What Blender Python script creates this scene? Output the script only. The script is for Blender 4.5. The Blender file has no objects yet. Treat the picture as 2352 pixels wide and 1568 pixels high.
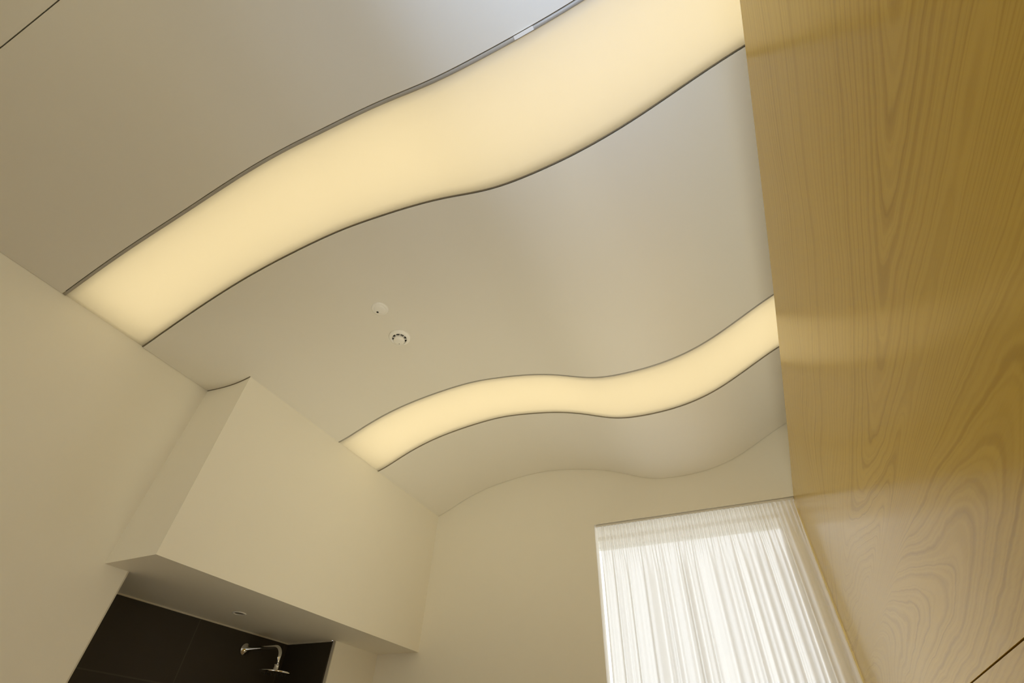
import bpy, bmesh, math, random
from mathutils import Vector, Matrix

# ------------------------------------------------------------------ camera, world, lights, exposure
SC = bpy.context.scene
COL = SC.collection
U = 1.45            # metres per unit of the survey below (origin of the survey = the camera)
CZ = 1.50           # camera height above the floor
F_PX = 1090.0       # focal length in pixels of a 2352 px wide frame
R = Matrix(((0.9029232277, 0.2686320273, 0.3355092826),
            (0.4281230294, -0.6310631746, -0.6468925269),
            (0.0379517020, 0.7277335389, -0.6848091558)))

cam_data = bpy.data.cameras.new('camera')
cam_data.sensor_width = 36.0
cam_data.lens = 36.0 * F_PX / 2352.0
cam_data.clip_start = 0.02
cam = bpy.data.objects.new('camera', cam_data)
COL.objects.link(cam)
cam.matrix_world = Matrix.Translation((0, 0, CZ)) @ R.to_4x4()
SC.camera = cam

world = bpy.data.worlds.new('sky')
SC.world = world
world.use_nodes = True
bg = world.node_tree.nodes['Background']
bg.inputs[0].default_value = (1.0, 0.98, 0.995, 1)
bg.inputs[1].default_value = 1.68

SC.view_settings.view_transform = 'Standard'
SC.view_settings.look = 'None'
SC.view_settings.gamma = 1.0
SC.view_settings.exposure = 0.0
SC.view_settings.use_curve_mapping = False
try:
    SC.cycles.use_denoising = True
    SC.cycles.adaptive_threshold = 0.03
    SC.cycles.max_bounces = 12
    SC.cycles.diffuse_bounces = 7
    SC.cycles.glossy_bounces = 4
    SC.cycles.transparent_max_bounces = 16
except Exception:
    pass


def m(x, y, z):
    """survey units -> metres in the room"""
    return Vector((x * U, y * U, z * U + CZ))


def area_light(name, loc, look, sx, sy, watts, colour):
    ld = bpy.data.lights.new(name, 'AREA')
    ld.shape = 'RECTANGLE'
    ld.size, ld.size_y = sx, sy
    ld.energy = watts
    ld.color = colour
    o = bpy.data.objects.new(name, ld)
    COL.objects.link(o)
    o.location = loc
    o.rotation_euler = Vector(look).to_track_quat('-Z', 'Y').to_euler()
    return o


STRIP_RGB = (1.0, 0.784, 0.405)
STRIP_STRENGTH = 2.12
# cool bounce light thrown up at the ceiling from just behind the camera
bl = area_light('bounce_light', m(0.15, -0.25, 0.35), (-0.02, 0.36, 1), 0.3, 0.3, 4.2, (0.44, 0.64, 1.0))
bl.data.spread = 1.8
# warm fill lights added low in the room, unseen below the view
ul = area_light('low_warm_fill', m(-0.1, 1.1, -0.75), (0, 0, 1), 0.5, 0.8, 5.2, (1.0, 0.915, 0.66))
ul.data.spread = 1.6
ul = area_light('low_warm_fill', m(0.0, 1.0, -0.6), (-1.0, 0.25, 1.25), 0.5, 0.8, 1.9, (1.0, 0.94, 0.66))
ul.data.spread = 1.05
# wide warm fill light added near the wall behind the camera
area_light('rear_warm_fill', m(-0.3, -0.95, 0.70), (-0.3, 1, 0.0), 1.6, 0.7, 8.2, (1.0, 0.875, 0.48))

# ------------------------------------------------------------------ survey
X_LEFT, X_BULK, X_WOOD, X_RIGHT = -1.613, -1.397, 0.201, 1.15
Y_FAR, Y_NEAR = 1.977, -1.05
Z_BULK, Z_SLAB, Z_FLOOR = 0.407, 1.42, -CZ / U
Z_NICHE = 0.842

KX = [-1.613, -1.5, -1.395, -1.28, -1.16, -1.04, -.92, -.8, -.68, -.56, -.44, -.32, -.2, -.08, .04, .16, .28, .40, .55, .75, 1.16]
ZB = [1.0, 0.9887, 0.9993, 1.0485, 1.0928, 1.1183, 1.1319, 1.1357, 1.1223, 1.0984, 1.0592, 1.0105, 0.9944, 1.0001,
      1.0313, 1.0884, 1.1481, 1.188, 1.205, 1.19, 1.15]
ZF = [1.0, 1.037, 1.066, 1.089, 1.107, 1.121, 1.132] + ZB[7:]
KY = [-1.62, -1.4, -1.15, -.9, -.65, -.4, -.15, .1, .3]
Y1 = [0.2456, 0.2353, 0.227, 0.2173, 0.2153, 0.2109, 0.2082, 0.207, 0.207]
Y2 = [0.499, 0.485, 0.4699, 0.4669, 0.4699, 0.4706, 0.4667, 0.4578, 0.4625]


def spline(xs, ys):
    n = len(xs)
    h = [xs[i + 1] - xs[i] for i in range(n - 1)]
    a = [0.0] * n
    l, mu, zz = [1.0] * n, [0.0] * n, [0.0] * n
    for i in range(1, n - 1):
        a[i] = 3 * ((ys[i + 1] - ys[i]) / h[i] - (ys[i] - ys[i - 1]) / h[i - 1])
        l[i] = 2 * (xs[i + 1] - xs[i - 1]) - h[i - 1] * mu[i - 1]
        mu[i] = h[i] / l[i]
        zz[i] = (a[i] - h[i - 1] * zz[i - 1]) / l[i]
    c, b, d = [0.0] * n, [0.0] * n, [0.0] * n
    for j in range(n - 2, -1, -1):
        c[j] = zz[j] - mu[j] * c[j + 1]
        b[j] = (ys[j + 1] - ys[j]) / h[j] - h[j] * (c[j + 1] + 2 * c[j]) / 3
        d[j] = (c[j + 1] - c[j]) / (3 * h[j])

    def f(x):
        x = min(max(x, xs[0]), xs[-1])
        i = 0
        while i < n - 2 and x > xs[i + 1]:
            i += 1
        t = x - xs[i]
        return ys[i] + b[i] * t + c[i] * t * t + d[i] * t ** 3
    return f


zb_f, zf_f = spline(KX, ZB), spline(KX, ZF)
y1_f, y2_f = spline(KY, Y1), spline(KY, Y2)


def ceil_z(x, y):
    t = min(max((y - 0.50) / 0.23, 0.0), 1.0)
    t = t * t * (3 - 2 * t)
    return zf_f(x) * (1 - t) + zb_f(x) * t


def e0(x): return -0.2065
def e1(x): return y1_f(x)
def e2(x): return y2_f(x)
def e3(x):
    u = min(max(x, -1.62), 0.4) + .7
    return 1.2172 + .0065 * u - .0172 * u * u
def e4(x):
    u = min(max(x, -1.62), 0.4) + .7
    return 1.481 + .0045 * u - .0111 * u * u


# ------------------------------------------------------------------ helpers
def new_mat(name):
    mt = bpy.data.materials.new(name)
    mt.use_nodes = True
    nt = mt.node_tree
    return mt, nt, nt.nodes['Principled BSDF']


def plain(name, rgb, rough=0.5, metal=0.0, spec=0.5, noise=0.0, scale=8.0, bump=0.0, bscale=200.0):
    mt, nt, b = new_mat(name)
    b.inputs['Base Color'].default_value = (*rgb, 1)
    b.inputs['Roughness'].default_value = rough
    b.inputs['Metallic'].default_value = metal
    b.inputs['Specular IOR Level'].default_value = spec
    tc = nt.nodes.new('ShaderNodeTexCoord')
    if noise:
        n = nt.nodes.new('ShaderNodeTexNoise')
        n.inputs['Scale'].default_value = scale
        n.inputs['Detail'].default_value = 3
        nt.links.new(tc.outputs['Object'], n.inputs['Vector'])
        mr = nt.nodes.new('ShaderNodeMapRange')
        mr.inputs[3].default_value = 1 - noise
        mr.inputs[4].default_value = 1 + noise
        nt.links.new(n.outputs['Fac'], mr.inputs[0])
        mx = nt.nodes.new('ShaderNodeVectorMath')
        mx.operation = 'SCALE'
        mx.inputs[0].default_value = rgb
        nt.links.new(mr.outputs[0], mx.inputs['Scale'])
        nt.links.new(mx.outputs[0], b.inputs['Base Color'])
    if bump:
        n = nt.nodes.new('ShaderNodeTexNoise')
        n.inputs['Scale'].default_value = bscale
        nt.links.new(tc.outputs['Object'], n.inputs['Vector'])
        bp = nt.nodes.new('ShaderNodeBump')
        bp.inputs['Strength'].default_value = bump
        bp.inputs['Distance'].default_value = 0.001
        nt.links.new(n.outputs['Fac'], bp.inputs['Height'])
        nt.links.new(bp.outputs[0], b.inputs['Normal'])
    return mt


def obj(name, bm, mat, parent=None, smooth=False):
    me = bpy.data.meshes.new(name)
    bmesh.ops.recalc_face_normals(bm, faces=bm.faces)
    bm.to_mesh(me)
    bm.free()
    if smooth:
        for p in me.polygons:
            p.use_smooth = True
    me.materials.append(mat)
    o = bpy.data.objects.new(name, me)
    COL.objects.link(o)
    if parent is not None:
        o.parent = parent
        o.matrix_parent_inverse = Matrix.Translation(parent.location).inverted()
    return o


def struct(name, bm, mat, label=None, smooth=False):
    o = obj(name, bm, mat, None, smooth)
    o['kind'] = 'structure'
    if label:
        o['label'] = label
        o['category'] = name.split('_')[0]
    return o


def thing(name, label, cat, loc, group=None):
    o = bpy.data.objects.new(name, None)
    COL.objects.link(o)
    o.location = loc
    o.empty_display_size = 0.1
    o['label'] = label
    o['category'] = cat
    if group:
        o['group'] = group
    return o


def tag(o, label, cat, group=None):
    o['label'] = label
    o['category'] = cat
    if group:
        o['group'] = group
    return o


def box(bm, x0, x1, y0, y1, z0, z1):
    """box given in survey units"""
    vs = [bm.verts.new(m(x, y, z)) for x in (x0, x1) for y in (y0, y1) for z in (z0, z1)]
    for q in ((0, 1, 3, 2), (4, 6, 7, 5), (0, 4, 5, 1), (2, 3, 7, 6), (0, 2, 6, 4), (1, 5, 7, 3)):
        bm.faces.new([vs[i] for i in q])


def sheet(bm, x0, x1, ya, yb, nx, ny, dz=0.0, thick=0.0):
    """strip of the wavy ceiling between the curves ya(x) and yb(x); optional thickness upward"""
    low, up = [], []
    for i in range(nx + 1):
        x = x0 + (x1 - x0) * i / nx
        a, b = ya(x), yb(x)
        r1, r2 = [], []
        for j in range(ny + 1):
            y = a + (b - a) * j / ny
            z = ceil_z(x, y) + dz
            r1.append(bm.verts.new(m(x, y, z)))
            if thick:
                r2.append(bm.verts.new(m(x, y, z + thick)))
        low.append(r1)
        up.append(r2)
    for i in range(nx):
        for j in range(ny):
            bm.faces.new((low[i][j], low[i][j + 1], low[i + 1][j + 1], low[i + 1][j]))
            if thick:
                bm.faces.new((up[i][j], up[i + 1][j], up[i + 1][j + 1], up[i][j + 1]))
        if thick:
            bm.faces.new((low[i][0], low[i + 1][0], up[i + 1][0], up[i][0]))
            bm.faces.new((low[i][ny], up[i][ny], up[i + 1][ny], low[i + 1][ny]))
    if thick:
        for j in range(ny):
            bm.faces.new((low[0][j], up[0][j], up[0][j + 1], low[0][j + 1]))
            bm.faces.new((low[nx][j], low[nx][j + 1], up[nx][j + 1], up[nx][j]))


def lathe(bm, prof, mat4, seg=48):
    """revolve (radius, height) profile about local z; mat4 places it (metres)"""
    rings = []
    for r, h in prof:
        if r < 1e-6:
            rings.append([bm.verts.new(mat4 @ Vector((0, 0, h)))])
        else:
            rings.append([bm.verts.new(mat4 @ Vector((r * math.cos(2 * math.pi * k / seg), r * math.sin(2 * math.pi * k / seg), h))) for k in range(seg)])
    for a, b in zip(rings, rings[1:]):
        for k in range(seg):
            k2 = (k + 1) % seg
            if len(a) == 1:
                bm.faces.new((a[0], b[k2], b[k]))
            elif len(b) == 1:
                bm.faces.new((a[k], a[k2], b[0]))
            else:
                bm.faces.new((a[k], a[k2], b[k2], b[k]))


def tube(bm, pts, rad, seg=16):
    """round tube through points in metres"""
    rings = []
    n = len(pts)
    for i, p in enumerate(pts):
        t = (pts[min(i + 1, n - 1)] - pts[max(i - 1, 0)]).normalized()
        q = t.to_track_quat('Z', 'Y').to_matrix()
        rr = rad[i] if isinstance(rad, (list, tuple)) else rad
        rings.append([bm.verts.new(p + q @ Vector((rr * math.cos(2 * math.pi * k / seg), rr * math.sin(2 * math.pi * k / seg), 0))) for k in range(seg)])
    for a, b in zip(rings, rings[1:]):
        for k in range(seg):
            k2 = (k + 1) % seg
            bm.faces.new((a[k], a[k2], b[k2], b[k]))
    bm.faces.new(rings[0][::-1])
    bm.faces.new(rings[-1])


# ------------------------------------------------------------------ materials
M_WALL = plain('wall_paint', (0.90, 0.87, 0.79), 0.6, 0, 0.3, 0.012, 3.0, 0.08, 350)
M_CEIL = plain('ceiling_paint', (0.86, 0.835, 0.78), 0.45, 0, 0.4, 0.01, 3.0)
M_TILE_DARK = None
M_CHROME = plain('chrome', (0.82, 0.82, 0.82), 0.08, 1.0)
M_ALU = plain('dull_aluminium', (0.46, 0.44, 0.41), 0.5, 0.15)
M_EDGE = plain('brown_edge_lip', (0.20, 0.17, 0.12), 0.6)
M_CLIP = plain('bright_clip', (0.90, 0.90, 0.90), 0.3)
M_GAP = plain('dark_joint', (0.05, 0.042, 0.03), 0.8)
M_WHITE = plain('white_plastic', (0.93, 0.92, 0.90), 0.35, 0, 0.5)
M_BLACK = plain('black_plastic', (0.01, 0.009, 0.008), 0.4)
M_TRACK = plain('white_lacquered_track', (0.72, 0.70, 0.66), 0.4)
M_BEAD = plain('pale_edge_bead', (0.62, 0.58, 0.50), 0.4)


def make_strip_mat():
    """white translucent stretch sheet: passes the light of the panel above, reflects a little of the room"""
    mt = bpy.data.materials.new('translucent_stretch_sheet')
    mt.use_nodes = True
    nt = mt.node_tree
    nt.nodes.clear()
    out = nt.nodes.new('ShaderNodeOutputMaterial')
    t = nt.nodes.new('ShaderNodeBsdfTranslucent')
    t.inputs['Color'].default_value = (0.62, 0.62, 0.62, 1)
    d = nt.nodes.new('ShaderNodeBsdfDiffuse')
    d.inputs['Color'].default_value = (0.21, 0.21, 0.21, 1)
    ad = nt.nodes.new('ShaderNodeAddShader')
    nt.links.new(t.outputs[0], ad.inputs[0])
    nt.links.new(d.outputs[0], ad.inputs[1])
    nt.links.new(ad.outputs[0], out.inputs['Surface'])
    return mt


def make_panel_mat():
    mt = bpy.data.materials.new('light_panel')
    mt.use_nodes = True
    nt = mt.node_tree
    nt.nodes.clear()
    out = nt.nodes.new('ShaderNodeOutputMaterial')
    e = nt.nodes.new('ShaderNodeEmission')
    e.inputs[0].default_value = (*STRIP_RGB, 1)
    e.inputs[1].default_value = STRIP_STRENGTH
    nt.links.new(e.outputs[0], out.inputs['Surface'])
    return mt


def make_tile_mat():
    mt, nt, b = new_mat('dark_brown_tile')
    tc = nt.nodes.new('ShaderNodeTexCoord')
    sp = nt.nodes.new('ShaderNodeSeparateXYZ')
    nt.links.new(tc.outputs['Object'], sp.inputs[0])
    ad = nt.nodes.new('ShaderNodeMath')
    ad.operation = 'ADD'
    nt.links.new(sp.outputs[0], ad.inputs[0])
    nt.links.new(sp.outputs[1], ad.inputs[1])
    cb = nt.nodes.new('ShaderNodeCombineXYZ')
    off = nt.nodes.new('ShaderNodeMath')
    off.operation = 'ADD'
    off.inputs[1].default_value = -1.260 * U + 1.86 * U
    nt.links.new(ad.outputs[0], off.inputs[0])
    nt.links.new(off.outputs[0], cb.inputs[0])
    nt.links.new(sp.outputs[2], cb.inputs[1])
    br = nt.nodes.new('ShaderNodeTexBrick')
    br.offset = 0.0
    br.inputs['Color1'].default_value = (0.040, 0.031, 0.022, 1)
    br.inputs['Color2'].default_value = (0.034, 0.027, 0.020, 1)
    br.inputs['Mortar'].default_value = (0.060, 0.050, 0.038, 1)
    br.inputs['Scale'].default_value = 1.0
    br.inputs['Brick Width'].default_value = 0.60
    br.inputs['Row Height'].default_value = 0.60
    br.inputs['Mortar Size'].default_value = 0.003
    nt.links.new(cb.outputs[0], br.inputs['Vector'])
    nt.links.new(br.outputs['Color'], b.inputs['Base Color'])
    b.inputs['Roughness'].default_value = 0.5
    b.inputs['Specular IOR Level'].default_value = 0.3
    return mt


def make_wood_mat():
    mt, nt, b = new_mat('pale_ash_veneer')
    N, Lk = nt.nodes, nt.links

    def val(op, a, c=None, clamp=False):
        n = N.new('ShaderNodeMath')
        n.operation = op
        n.use_clamp = clamp
        for i, v in enumerate((a, c)):
            if v is None:
                continue
            if isinstance(v, (int, float)):
                n.inputs[i].default_value = v
            else:
                Lk.new(v, n.inputs[i])
        return n.outputs[0]
    tc = N.new('ShaderNodeTexCoord')
    sp = N.new('ShaderNodeSeparateXYZ')
    Lk.new(tc.outputs['Object'], sp.inputs[0])
    y, z = sp.outputs[1], sp.outputs[2]

    def noise(sy, sz, detail, rough=0.5, seed=0.0):
        cb = N.new('ShaderNodeCombineXYZ')
        Lk.new(val('MULTIPLY', y, sy), cb.inputs[0])
        Lk.new(val('MULTIPLY', z, sz), cb.inputs[1])
        cb.inputs[2].default_value = seed
        n = N.new('ShaderNodeTexNoise')
        n.inputs['Scale'].default_value = 1.0
        n.inputs['Detail'].default_value = detail
        n.inputs['Roughness'].default_value = rough
        Lk.new(cb.outputs[0], n.inputs['Vector'])
        return val('SUBTRACT', n.outputs['Fac'], 0.5)
    # plain-sawn rings: hyperbolas about two hearts, the grain running along the panel
    zc1 = 0.412 * U + CZ
    zw = val('ADD', z, val('MULTIPLY', noise(0.9, 0.35, 2, 0.5, 3.0), 0.22))
    dz1 = val('SUBTRACT', zw, zc1)
    r1 = val('SQRT', val('ADD', val('MULTIPLY', dz1, dz1), 0.0010))
    r1 = val('ADD', r1, val('MULTIPLY', y, 0.10))
    zc2 = 0.225 * U + CZ
    dz2 = val('SUBTRACT', zw, zc2)
    r2 = val('SQRT', val('ADD', val('MULTIPLY', dz2, dz2), 0.0014))
    r2 = val('SUBTRACT', r2, val('MULTIPLY', y, 0.13))
    mixw = N.new('ShaderNodeMapRange')
    mixw.interpolation_type = 'SMOOTHSTEP'
    mixw.inputs[1].default_value = 0.27 * U + CZ
    mixw.inputs[2].default_value = 0.34 * U + CZ
    Lk.new(z, mixw.inputs[0])
    w = mixw.outputs[0]
    ring = val('ADD', val('MULTIPLY', r1, w), val('MULTIPLY', r2, val('SUBTRACT', 1.0, w)))
    ring = val('ADD', ring, val('MULTIPLY', noise(2.6, 5.0, 3, 0.55, 1.0), 0.030))
    ring = val('ADD', ring, val('MULTIPLY', noise(11.0, 26.0, 3, 0.55, 5.0), 0.0060))
    # uneven ring widths
    rn = N.new('ShaderNodeTexNoise')
    rn.noise_dimensions = '1D'
    rn.inputs['Scale'].default_value = 1.0
    rn.inputs['Detail'].default_value = 3
    Lk.new(val('MULTIPLY', ring, 38.0), rn.inputs['W'])
    ring = val('ADD', ring, val('MULTIPLY', val('SUBTRACT', rn.outputs['Fac'], 0.5), 0.030))
    ph = val('MULTIPLY', ring, 2 * math.pi / 0.0165)
    s = val('ADD', val('MULTIPLY', val('SINE', ph), 0.5), 0.5)
    line = val('POWER', s, 5.5)
    ph2 = val('MULTIPLY', ring, 2 * math.pi / 0.0061)
    fine = val('POWER', val('ADD', val('MULTIPLY', val('SINE', ph2), 0.5), 0.5), 2.0)
    amp = val('ADD', 0.55, val('MULTIPLY', noise(1.2, 3.5, 2, 0.5, 9.0), 1.6), True)
    line = val('MULTIPLY', line, amp)
    fibre = noise(14.0, 420.0, 2, 0.6, 2.0)
    t = val('ADD', val('MULTIPLY', line, 0.74), val('MULTIPLY', fine, 0.20))
    t = val('ADD', t, val('MULTIPLY', fibre, 0.35), True)
    mx = N.new('ShaderNodeMix')
    mx.data_type = 'RGBA'
    mx.inputs[6].default_value = (0.60, 0.405, 0.072, 1)
    mx.inputs[7].default_value = (0.40, 0.245, 0.034, 1)
    Lk.new(t, mx.inputs[0])
    Lk.new(mx.outputs[2], b.inputs['Base Color'])
    b.inputs['Roughness'].default_value = 0.17
    b.inputs['Specular IOR Level'].default_value = 0.14
    bp = N.new('ShaderNodeBump')
    bp.inputs['Strength'].default_value = 0.05
    bp.inputs['Distance'].default_value = 0.0006
    Lk.new(t, bp.inputs['Height'])
    Lk.new(bp.outputs[0], b.inputs['Normal'])
    return mt


def make_curtain_mat(name, clear, col):
    mt = bpy.data.materials.new(name)
    mt.use_nodes = True
    nt = mt.node_tree
    nt.nodes.clear()
    out = nt.nodes.new('ShaderNodeOutputMaterial')
    d = nt.nodes.new('ShaderNodeBsdfDiffuse')
    t = nt.nodes.new('ShaderNodeBsdfTranslucent')
    tr = nt.nodes.new('ShaderNodeBsdfTransparent')
    # woven sheer: the share of light that passes the open weave falls as the cloth turns edge-on
    ge = nt.nodes.new('ShaderNodeNewGeometry')
    dp = nt.nodes.new('ShaderNodeVectorMath')
    dp.operation = 'DOT_PRODUCT'
    nt.links.new(ge.outputs['Incoming'], dp.inputs[0])
    nt.links.new(ge.outputs['Normal'], dp.inputs[1])
    ab = nt.nodes.new('ShaderNodeMath')
    ab.operation = 'ABSOLUTE'
    nt.links.new(dp.outputs['Value'], ab.inputs[0])
    mxm = nt.nodes.new('ShaderNodeMath')
    mxm.operation = 'MAXIMUM'
    mxm.inputs[1].default_value = 0.12
    nt.links.new(ab.outputs[0], mxm.inputs[0])
    inv = nt.nodes.new('ShaderNodeMath')
    inv.operation = 'DIVIDE'
    inv.inputs[0].default_value = 1.0
    nt.links.new(mxm.outputs[0], inv.inputs[1])
    mr = nt.nodes.new('ShaderNodeMath')
    mr.operation = 'POWER'
    mr.inputs[0].default_value = clear
    nt.links.new(inv.outputs[0], mr.inputs[1])
    for s in (d, t):
        s.inputs['Color'].default_value = (*col, 1)
    m1 = nt.nodes.new('ShaderNodeMixShader')
    m1.inputs[0].default_value = 0.5
    m2 = nt.nodes.new('ShaderNodeMixShader')
    nt.links.new(d.outputs[0], m1.inputs[1])
    nt.links.new(t.outputs[0], m1.inputs[2])
    nt.links.new(mr.outputs[0], m2.inputs[0])
    nt.links.new(m1.outputs[0], m2.inputs[1])
    nt.links.new(tr.outputs[0], m2.inputs[2])
    nt.links.new(m2.outputs[0], out.inputs['Surface'])
    return mt


def make_glass_mat():
    mt = bpy.data.materials.new('window_glass')
    mt.use_nodes = True
    nt = mt.node_tree
    nt.nodes.clear()
    out = nt.nodes.new('ShaderNodeOutputMaterial')
    tr = nt.nodes.new('ShaderNodeBsdfTransparent')
    tr.inputs[0].default_value = (0.93, 0.95, 0.94, 1)
    gl = nt.nodes.new('ShaderNodeBsdfGlossy')
    gl.inputs['Roughness'].default_value = 0.02
    mx = nt.nodes.new('ShaderNodeMixShader')
    mx.inputs[0].default_value = 0.04
    nt.links.new(tr.outputs[0], mx.inputs[1])
    nt.links.new(gl.outputs[0], mx.inputs[2])
    nt.links.new(mx.outputs[0], out.inputs['Surface'])
    return mt


def make_floor_mat():
    mt, nt, b = new_mat('oak_floor')
    tc = nt.nodes.new('ShaderNodeTexCoord')
    br = nt.nodes.new('ShaderNodeTexBrick')
    br.inputs['Color1'].default_value = (0.26, 0.19, 0.11, 1)
    br.inputs['Color2'].default_value = (0.30, 0.22, 0.13, 1)
    br.inputs['Mortar'].default_value = (0.14, 0.10, 0.06, 1)
    br.inputs['Scale'].default_value = 1.0
    br.inputs['Brick Width'].default_value = 1.2
    br.inputs['Row Height'].default_value = 0.14
    br.inputs['Mortar Size'].default_value = 0.002
    nt.links.new(tc.outputs['Object'], br.inputs['Vector'])
    nt.links.new(br.outputs['Color'], b.inputs['Base Color'])
    b.inputs['Roughness'].default_value = 0.4
    return mt


M_STRIP = make_strip_mat()
M_PANEL = make_panel_mat()
M_CAVITY = plain('white_cavity', (0.80, 0.80, 0.80), 0.6)
M_TILE = make_tile_mat()
M_WOOD = make_wood_mat()
M_SHEER = make_curtain_mat('sheer_white_voile', 0.38, (0.90, 0.885, 0.85))
M_HEADER = make_curtain_mat('gathered_header_cloth', 0.30, (0.86, 0.84, 0.79))
M_GLASS = make_glass_mat()
M_FLOOR = make_floor_mat()

# ------------------------------------------------------------------ room shell
T = 0.10   # wall thickness (survey units)
bm = bmesh.new()
box(bm, -2.05, X_RIGHT + T, Y_NEAR - T, 2.40, Z_FLOOR - T, Z_FLOOR)
struct('floor', bm, M_FLOOR)

# left wall with the opening of the shower recess
Y_OP0, Y_OP1 = 0.8175, 1.703
bm = bmesh.new()
WT = 0.012
box(bm, X_LEFT - T, X_LEFT, Y_NEAR, 0.60, Z_FLOOR, Z_SLAB)
box(bm, X_LEFT - WT, X_LEFT, 0.60, Y_OP0, Z_FLOOR, Z_SLAB)
box(bm, X_LEFT - WT, X_LEFT, Y_OP1, Y_FAR, Z_FLOOR, Z_SLAB)
box(bm, X_LEFT - WT, X_LEFT, Y_OP0, Y_OP1, Z_BULK, Z_SLAB)
struct('wall_left', bm, M_WALL, 'plain cream plaster wall at the left with the shower opening')

# shower recess: tiled back and sides, plaster lid
X_SB = -1.862
bm = bmesh.new()
box(bm, X_SB - T, X_SB, 0.56, 1.78, Z_FLOOR, Z_BULK + 0.004)
struct('wall_shower_back', bm, M_TILE, 'dark brown tiled back wall of the shower recess')
bm = bmesh.new()
box(bm, X_SB, X_LEFT - WT, 1.692, 1.78, Z_FLOOR, Z_BULK - 0.001)
struct('wall_shower_side', bm, M_TILE, 'short dark tiled side wall of the shower beside the cream jamb')
bm = bmesh.new()
box(bm, X_SB, X_LEFT - T, 0.52, 0.60, Z_FLOOR, Z_BULK - 0.001)
struct('wall_shower_front', bm, M_TILE)
bm = bmesh.new()
box(bm, X_SB, X_LEFT - WT, 0.60, 1.692, Z_BULK, Z_BULK + 0.05)
struct('ceiling_shower', bm, M_WALL, 'low plaster ceiling over the shower recess')
# pale bead between tile and lid, pale edge bead at the jamb
bm = bmesh.new()
box(bm, X_SB, X_SB + 0.004, 0.60, 1.692, Z_BULK - 0.0045, Z_BULK)
box(bm, X_SB, X_LEFT - WT, 1.688, 1.692, Z_BULK - 0.0045, Z_BULK)
struct('trim_1', bm, M_BEAD, 'thin pale bead along the top of the dark shower tiles')
bm = bmesh.new()
box(bm, X_LEFT - WT - 0.003, X_LEFT + 0.001, Y_OP1 - 0.004, Y_OP1, Z_FLOOR, Z_BULK)
box(bm, X_LEFT - WT - 0.003, X_LEFT + 0.001, Y_OP0, Y_OP0 + 0.003, Z_FLOOR, Z_BULK)
struct('trim_2', bm, M_BEAD, 'pale corner beads on both edges of the shower opening')

# boxed-in bulkhead hanging from the ceiling along the left wall
bm = bmesh.new()
box(bm, X_LEFT, X_BULK, 0.750, Y_FAR, Z_BULK, Z_SLAB)
struct('wall_bulkhead', bm, M_WALL, 'cream boxed bulkhead hanging from the ceiling above the shower opening')

# far wall with the curtain niche and the window behind
NX0, NX1 = -0.580, 0.60
WY = 2.13
WX0, WX1, WZ1 = -0.70, 0.141, 0.829
bm = bmesh.new()
box(bm, X_LEFT - T, NX0, Y_FAR, Y_FAR + 0.045, Z_FLOOR, Z_SLAB)
box(bm, NX0, X_RIGHT, Y_FAR, Y_FAR + 0.045, Z_NICHE, Z_SLAB)
box(bm, X_LEFT - T, -0.80, Y_FAR + 0.045, WY, Z_FLOOR, Z_SLAB)
box(bm, -0.80, X_RIGHT, Y_FAR + 0.045, WY, Z_NICHE, Z_SLAB)
box(bm, NX1, X_RIGHT, Y_FAR, WY, Z_FLOOR, Z_NICHE)
box(bm, X_LEFT - T, WX0, WY, WY + 0.12, Z_FLOOR, Z_SLAB)
box(bm, WX1, X_RIGHT + T, WY, WY + 0.12, Z_FLOOR, Z_SLAB)
box(bm, WX0, WX1, WY, WY + 0.12, WZ1, Z_SLAB)
box(bm, WX0, WX1, WY, WY + 0.12, Z_FLOOR, Z_FLOOR + 0.05)
struct('wall_far', bm, M_WALL, 'plain cream end wall around and above the curtained window')

# window behind the curtain
bm = bmesh.new()
fw = 0.03
box(bm, WX0, WX0 + fw, WY + 0.06, WY + 0.10, Z_FLOOR + 0.05, WZ1)
box(bm, WX1 - 0.002, WX1, WY + 0.06, WY + 0.10, Z_FLOOR + 0.05, WZ1)
box(bm, WX0, WX1, WY + 0.06, WY + 0.10, Z_FLOOR + 0.05, Z_FLOOR + 0.05 + fw)
wf = struct('window_1', bm, M_WHITE, 'tall window behind the sheer white curtain')
bm = bmesh.new()
box(bm, WX0 + fw, WX1 - 0.002, WY + 0.078, WY + 0.082, Z_FLOOR + 0.05 + fw, WZ1)
g = obj('window_pane', bm, M_GLASS, wf)

# right wall, near wall with an unseen window added for daylight, structural slab
bm = bmesh.new()
box(bm, X_RIGHT, X_RIGHT + T, Y_NEAR, WY, Z_FLOOR, Z_SLAB)
struct('wall_right', bm, M_WALL)
bm = bmesh.new()
NW = (-0.30, 0.80, -0.60, 0.80)
box(bm, X_LEFT - T, NW[0], Y_NEAR - T, Y_NEAR, Z_FLOOR, Z_SLAB)
box(bm, NW[1], X_RIGHT + T, Y_NEAR - T, Y_NEAR, Z_FLOOR, Z_SLAB)
box(bm, NW[0], NW[1], Y_NEAR - T, Y_NEAR, Z_FLOOR, NW[2])
box(bm, NW[0], NW[1], Y_NEAR - T, Y_NEAR, NW[3], Z_SLAB)
struct('wall_near', bm, M_WALL)
bm = bmesh.new()
box(bm, NW[0], NW[0] + 0.03, Y_NEAR - T, Y_NEAR - 0.06, NW[2], NW[3])
box(bm, NW[1] - 0.03, NW[1], Y_NEAR - T, Y_NEAR - 0.06, NW[2], NW[3])
box(bm, NW[0], NW[1], Y_NEAR - T, Y_NEAR - 0.06, NW[2], NW[2] + 0.03)
box(bm, NW[0], NW[1], Y_NEAR - T, Y_NEAR - 0.06, NW[3] - 0.03, NW[3])
wn = struct('window_added', bm, M_WHITE)
bm = bmesh.new()
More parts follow.
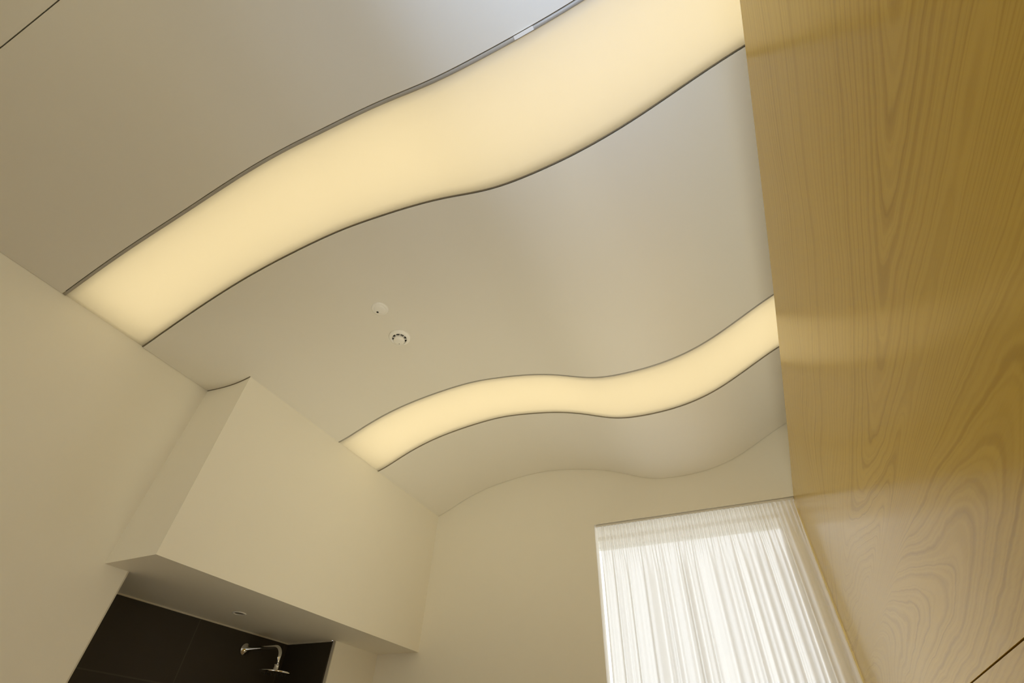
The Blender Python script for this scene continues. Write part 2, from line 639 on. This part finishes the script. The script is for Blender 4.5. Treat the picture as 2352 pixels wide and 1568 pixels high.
box(bm, NW[0] + 0.03, NW[1] - 0.03, Y_NEAR - 0.082, Y_NEAR - 0.078, NW[2] + 0.03, NW[3] - 0.03)
obj('window_pane', bm, M_GLASS, wn)
bm = bmesh.new()
box(bm, -2.05, X_RIGHT + T, Y_NEAR - T, 2.40, Z_SLAB, Z_SLAB + T)
struct('ceiling_slab', bm, M_CEIL)

# wavy suspended ceiling, in four sheets that leave room for the light bands
XA, XB = X_LEFT + 0.0014, X_RIGHT
TH = 0.012
bm = bmesh.new()
sheet(bm, XA, XB, lambda x: Y_NEAR, lambda x: e0(x) - 0.0022, 200, 8, 0, TH)
struct('ceiling_rear', bm, M_CEIL, 'corner of the next wavy ceiling sheet at the upper left', True)
bm = bmesh.new()
sheet(bm, XA, XB, e0, e1, 200, 10, 0, TH)
struct('ceiling_front', bm, M_CEIL, 'wavy ceiling sheet in front of the wide light band', True)
bm = bmesh.new()
sheet(bm, XA, XB, e2, e3, 200, 28, 0, TH)
struct('ceiling_middle', bm, M_CEIL, 'wavy ceiling sheet between the two light bands, carrying the detectors', True)
bm = bmesh.new()
sheet(bm, XA, XB, e4, lambda x: Y_FAR - 0.0018, 200, 16, 0, TH)
struct('ceiling_far', bm, M_CEIL, 'wavy ceiling sheet between the narrow light band and the end wall', True)
for o in bpy.data.objects:
    if o.name.startswith('ceiling_') and o.type == 'MESH':
        o.data.set_sharp_from_angle(angle=math.radians(40))


# shadow joint where the side of the bulkhead meets the ceiling
bm = bmesh.new()
sheet(bm, XA, X_BULK, lambda x: 0.7470, lambda x: 0.7500, 20, 1, -0.0012, 0.0012)
struct('trim_4', bm, M_EDGE, 'dark shadow joint between the bulkhead side and the ceiling')

# ------------------------------------------------------------------ light bands
def light_band(label, ya, yb, flange, inset):
    xc = -0.65
    t = thing('ceiling_light', label, 'ceiling light', m(xc, (ya(xc) + yb(xc)) / 2, ceil_z(xc, (ya(xc) + yb(xc)) / 2)),
              'wavy light bands in the ceiling')
    g = 0.0022
    bm = bmesh.new()
    sheet(bm, XA, XB, lambda x: ya(x) + g + flange, lambda x: yb(x) - 2 * g, 200, 10, 0.002, 0.004)
    obj('diffuser', bm, M_STRIP, t, True)
    bm = bmesh.new()
    sheet(bm, XA, XB, lambda x: ya(x) + g, lambda x: ya(x) + g + flange, 200, 2, -0.0005, 0.010)
    a = obj('edge_profile', bm, M_ALU, t, True)
    a['label'] = 'dull aluminium edge profile'
    bm = bmesh.new()
    sheet(bm, XA, XB, lambda x: yb(x) - 2 * g, lambda x: yb(x) - g * 0.9, 200, 1, 0.0, 0.010)
    obj('edge_profile', bm, M_EDGE, t, True)
    bm = bmesh.new()   # dark felt that closes both joints
    sheet(bm, XA, XB, lambda x: ya(x) - 0.003, lambda x: ya(x) + g + 0.001, 120, 1, 0.0122, 0.003)
    sheet(bm, XA, XB, lambda x: yb(x) - 1.5 * g, lambda x: yb(x) + 0.003, 120, 1, 0.0122, 0.003)
    obj('joint_seal', bm, M_GAP, t)
    # light box above the sheet: a lid, two side boards and a glowing panel that stops short of the edges
    HB = 0.085
    bm = bmesh.new()
    sheet(bm, XA, XB, lambda x: ya(x) - 0.004, lambda x: yb(x) + 0.004, 120, 4, HB, 0.004)
    sheet(bm, XA, XB, lambda x: ya(x) - 0.004, lambda x: ya(x), 120, 1, TH + 0.0036, HB - TH - 0.0036)
    sheet(bm, XA, XB, lambda x: yb(x), lambda x: yb(x) + 0.004, 120, 1, TH + 0.0036, HB - TH - 0.0036)
    obj('housing', bm, M_CAVITY, t)
    bm = bmesh.new()
    sheet(bm, XA + 0.014, XB - 0.05, lambda x: ya(x) + inset, lambda x: yb(x) - inset, 60, 1, HB - 0.012, 0.004)
    obj('light_panel', bm, M_PANEL, t)
    return t


band1 = light_band('wide wavy glowing light band crossing the ceiling in front of the two detectors', e1, e2, 0.0070, 0.012)
band2 = light_band('narrow wavy glowing light band crossing the ceiling nearer the curtained end wall', e3, e4, 0.0042, 0.010)
# joint tray behind the seam e0
# small bright clip on the edge profile of the wide band
bm = bmesh.new()
sheet(bm, -0.138, -0.100, lambda x: e1(x) + 0.0012, lambda x: e1(x) + 0.0072, 8, 2, -0.0035, 0.003)
obj('clip', bm, M_CLIP, band1)['label'] = 'small shiny metal clip'
bm = bmesh.new()
sheet(bm, XA, XB, lambda x: -0.220, lambda x: -0.195, 120, 1, 0.016, 0.004)
struct('trim_3', bm, M_GAP, None, True)

# ------------------------------------------------------------------ wooden partition on the right
TOPZ = spline([-0.6, 0.275, 0.342, 0.60, 0.87, 1.062, 1.421, 1.70, 1.977, 2.12],
              [0.850, 0.847, 0.844, 0.833, 0.826, 0.826, 0.828, 0.834, 0.841, 0.841])
Z_SEAM = 0.1155
PY0, PY1 = -0.10, WY - 0.004
part = thing('wood_partition', 'tall glossy pale wood partition on the right, beside the curtain', 'partition',
             m(X_WOOD + 0.1, 1.0, Z_FLOOR))


def panel(name, z0, ztop, x0, x1, mat):
    bm = bmesh.new()
    n = 60
    prev = None
    first = None
    for i in range(n + 1):
        y = PY0 + (PY1 - PY0) * i / n
        zt = ztop(y)
        ring = [bm.verts.new(m(x0, y, z0)), bm.verts.new(m(x0, y, zt)), bm.verts.new(m(x1, y, zt)), bm.verts.new(m(x1, y, z0))]
        if prev:
            for k in range(4):
                bm.faces.new((prev[k], prev[(k + 1) % 4], ring[(k + 1) % 4], ring[k]))
        else:
            first = ring
        prev = ring
    bm.faces.new(first)
    bm.faces.new(prev[::-1])
    return obj(name, bm, mat, part)


panel('upper_panel', Z_SEAM + 0.0009, TOPZ, X_WOOD, X_WOOD + 0.014, M_WOOD)
panel('lower_panel', Z_FLOOR, lambda y: Z_SEAM - 0.0009, X_WOOD, X_WOOD + 0.014, M_WOOD)
panel('core', Z_FLOOR, lambda y: TOPZ(y) - 0.006, X_WOOD + 0.014, X_WOOD + 0.36, M_WHITE)

# ------------------------------------------------------------------ curtain and its track
bm = bmesh.new()
box(bm, NX0 + 0.004, X_WOOD - 0.001, 1.9835, 1.9990, 0.8325, 0.8397)
trk = obj('curtain_track', bm, M_TRACK)
tag(trk, 'slim white curtain track under the top of the window niche', 'curtain track')

random.seed(11)
NXC, NZC = 900, 90
CX0, CX1 = NX0 + 0.007, X_WOOD - 0.004
W = CX1 - CX0
pleats = []
x = 0.0
while x < 1.0:                       # gathered heading: about sixty uneven pleats
    w_ = random.uniform(0.0145, 0.0245)
    pleats.append((x, w_))
    x += w_


def make_folds(lo, hi):              # they run together into fewer, deeper folds below
    out, x = [], 0.0
    while x < 1.0:
        w_ = random.uniform(lo, hi)
        out.append((x, w_, random.uniform(0.55, 1.0), random.uniform(0.3, 0.7)))
        x += w_
    return out


folds_wide = make_folds(0.050, 0.105)
folds_slim = make_folds(0.022, 0.060)


def pleat_at(u):
    for a, w_ in pleats:
        if a <= u < a + w_:
            return math.sin(2 * math.pi * (u - a) / w_)
    return 0.0


def fold_at(u, folds):
    for a, w_, k, c in folds:
        if a <= u < a + w_:
            t = (u - a) / w_
            t = t / (2 * c) if t < c else 0.5 + (t - c) / (2 * (1 - c))
            v = math.sin(2 * math.pi * t)
            return k * math.copysign(abs(v) ** 0.7, v)
    return 0.0


PL = [pleat_at(i / NXC) for i in range(NXC + 1)]
FO = [0.75 * fold_at(i / NXC, folds_wide) + 0.38 * fold_at(i / NXC, folds_slim) for i in range(NXC + 1)]
FS = [sum(FO[max(0, min(NXC, i + k))] for k in range(-5, 6)) / 11 for i in range(NXC + 1)]


def cloth(bm, z0, z1, nz):
    rows = []
    for j in range(nz + 1):
        z = z1 + (z0 - z1) * j / nz
        drop = 0.8325 - z
        t = min(max((drop - 0.02) / 0.22, 0), 1)
        t = t * t * (3 - 2 * t)
        depth = 0.0045 * (1 - t)
        big = 0.0175 * t * (1 + 0.35 * min(drop, 1.0)) + 0.0008
        row = []
        for i in range(NXC + 1):
            u = i / NXC
            xx = CX0 + W * u
            edge = min(u / 0.02, 1.0, (1 - u) / 0.02)
            fade = 1.0
            if u < 0.025:
                fade = 0.1
            yy = 1.9865 + 0.012 * t + PL[i] * (depth + 0.00015) * fade + FS[i] * big * (0.3 + 0.7 * edge)
            # a little sideways sway of the folds
            xx += 0.004 * t * math.sin(9 * u + 1.3 * drop) * edge
            if i < 12:
                xx += 0.011 * (1 - i / 12) * min(drop * 9, 1.0) * (1 - 0.35 * min(drop, 1))
            row.append(bm.verts.new(m(xx, yy, z)))
        rows.append(row)
    for a, b in zip(rows, rows[1:]):
        for i in range(NXC):
            bm.faces.new((a[i], a[i + 1], b[i + 1], b[i]))


cur = thing('sheer_curtain', 'sheer white gathered curtain glowing with daylight at the far window', 'curtain', m(-0.19, 1.999, Z_FLOOR))
bm = bmesh.new()
cloth(bm, Z_FLOOR + 0.012, 0.8125, NZC)
obj('drape', bm, M_SHEER, cur, True)
bm = bmesh.new()
cloth(bm, 0.8125, 0.8325, 6)
h = obj('gathered_heading', bm, M_HEADER, cur, True)
h['label'] = 'finely gathered denser heading tape'

# ------------------------------------------------------------------ detectors on the ceiling


def ceiling_frame(x, y):
    """matrix at the ceiling point, local +z pointing down into the room along the normal"""
    e = 0.004
    p = m(x, y, ceil_z(x, y))
    dx = m(x + e, y, ceil_z(x + e, y)) - m(x - e, y, ceil_z(x - e, y))
    dy = m(x, y + e, ceil_z(x, y + e)) - m(x, y - e, ceil_z(x, y - e))
    n = dx.cross(dy).normalized()
    zax = -n
    xax = dx.normalized()
    yax = zax.cross(xax)
    M4 = Matrix((xax, yax, zax)).transposed().to_4x4()
    M4.translation = p
    return M4


DX, DY = -0.9075, 0.8965
MF = ceiling_frame(DX, DY)
sd = thing('smoke_detector', 'round white smoke detector with dark slots, the larger of two ceiling discs', 'smoke detector', MF.translation)
bm = bmesh.new()
lathe(bm, [(0, -0.002), (0.0535, -0.002), (0.0535, 0.005), (0.0520, 0.009), (0.0460, 0.0125), (0.0385, 0.0145), (0.0370, 0.0140), (0.0370, 0.006), (0, 0.006)], MF)
obj('base', bm, M_WHITE, sd, True)
bm = bmesh.new()
lathe(bm, [(0, 0.0065), (0.0368, 0.0065), (0.0368, 0.0085), (0, 0.0085)], MF)
obj('sensing_chamber', bm, M_BLACK, sd, True)['label'] = 'black slots around the cap'
bm = bmesh.new()
lathe(bm, [(0, 0.0086), (0.0270, 0.0086), (0.0275, 0.0250), (0.0265, 0.0290), (0.0200, 0.0325), (0.010, 0.0335), (0, 0.0338)], MF)
obj('cap', bm, M_WHITE, sd, True)
for k in range(9):
    a = 2 * math.pi * (k + 0.25) / 9
    bm = bmesh.new()
    M2 = MF @ Matrix.Rotation(a, 4, 'Z') @ Matrix.Translation((0.0320, 0, 0.0112))
    bmesh.ops.create_cube(bm, size=1.0, matrix=M2 @ Matrix.Diagonal((0.0100, 0.0034, 0.0060, 1)))
    obj('rib', bm, M_WHITE, sd)
bm = bmesh.new()
lathe(bm, [(0, 0.031), (0.0022, 0.031), (0.0018, 0.0346), (0, 0.0348)], MF @ Matrix.Translation((-0.006, -0.012, 0)), 12)
obj('indicator_lamp', bm, M_BLACK, sd)

SX, SY = -0.890, 0.7585
MS = ceiling_frame(SX, SY)
ms = thing('ceiling_sensor', 'small white ceiling sensor with one black dot, above-left of the smoke detector', 'sensor', MS.translation)
bm = bmesh.new()
lathe(bm, [(0, -0.002), (0.040, -0.002), (0.040, 0.002), (0.038, 0.0045), (0.031, 0.006), (0, 0.006)], MS)
obj('base', bm, M_WHITE, ms, True)
bm = bmesh.new()
lathe(bm, [(0, 0.005), (0.029, 0.005), (0.027, 0.0075), (0.018, 0.0095), (0, 0.0105)], MS)
obj('dome', bm, M_WHITE, ms, True)
bm = bmesh.new()
lathe(bm, [(0, 0.004), (0.0052, 0.004), (0.0052, 0.0102), (0.003, 0.0112), (0, 0.0114)], MS @ Matrix.Translation((-0.016, -0.006, 0)), 16)
obj('eye', bm, M_BLACK, ms, True)['label'] = 'black eye'

# ------------------------------------------------------------------ shower fittings
FY, FZ = 1.489, 0.3496
HX, HZ = -1.664, 0.2695
fl = m(X_SB, FY, FZ)
sh = thing('shower_head', 'chrome rain shower head on a bent arm in the dark tiled recess', 'shower head', fl)
RX = Matrix.Rotation(math.pi / 2, 4, 'Y')
bm = bmesh.new()
lathe(bm, [(0, 0), (0.031, 0), (0.031, 0.006), (0.028, 0.012), (0.016, 0.016), (0.012, 0.022), (0, 0.022)], Matrix.Translation(fl) @ RX, 40)
obj('wall_flange', bm, M_CHROME, sh, True)
pts = [fl + Vector((0.005, 0, 0))]
xe = HX * U
bend = 0.05
zt = m(0, 0, FZ).z
pts.append(Vector((xe - bend, FY * U, zt)))
for k in range(1, 9):
    a = math.pi / 2 * k / 8
    pts.append(Vector((xe - bend + bend * math.sin(a), FY * U, zt - bend + bend * math.cos(a))))
zh = m(0, 0, HZ).z
pts.append(Vector((xe, FY * U, zh + 0.03)))
bm = bmesh.new()
tube(bm, pts, 0.0105, 20)
obj('arm', bm, M_CHROME, sh, True)
bm = bmesh.new()
lathe(bm, [(0, 0.036), (0.013, 0.036), (0.014, 0.030), (0.014, 0.012), (0.018, 0.006), (0, 0.006)], Matrix.Translation((xe, FY * U, zh)), 24)
obj('ball_joint', bm, M_CHROME, sh, True)
bm = bmesh.new()
lathe(bm, [(0, 0.008), (0.060, 0.0065), (0.0795, 0.004), (0.0805, 0.001), (0.0795, -0.003), (0.070, -0.004), (0, -0.004)], Matrix.Translation((xe, FY * U, zh)), 64)
obj('spray_plate', bm, M_CHROME, sh, True)
bm = bmesh.new()
for rr, nn in ((0.02, 8), (0.04, 16), (0.06, 24)):
    for k in range(nn):
        a = 2 * math.pi * k / nn
        lathe(bm, [(0.0022, -0.0035), (0.0018, -0.0060), (0, -0.0060)], Matrix.Translation((xe + rr * math.cos(a), FY * U + rr * math.sin(a), zh)), 8)
nz = obj('nozzles', bm, M_BLACK, sh)
nz['kind'] = 'stuff'

# recessed spotlight, switched off, in the shower lid
dl = m(-1.6660, 1.259, Z_BULK)
sp = thing('recessed_spotlight', 'small unlit round spotlight recessed in the low shower ceiling', 'spotlight', dl)
FLIP = Matrix.Rotation(math.pi, 4, 'X')
bm = bmesh.new()
lathe(bm, [(0.022, -0.004), (0.024, 0.002), (0.033, 0.003), (0.035, 0.0), (0.035, -0.002)], Matrix.Translation(dl) @ FLIP, 40)
obj('bezel', bm, M_WHITE, sp, True)
bm = bmesh.new()
lathe(bm, [(0, 0.0005), (0.022, 0.0005), (0.023, -0.003), (0, -0.003)], Matrix.Translation(dl) @ FLIP, 40)
obj('lens', bm, plain('unlit_lens', (0.16, 0.15, 0.13), 0.2), sp, True)
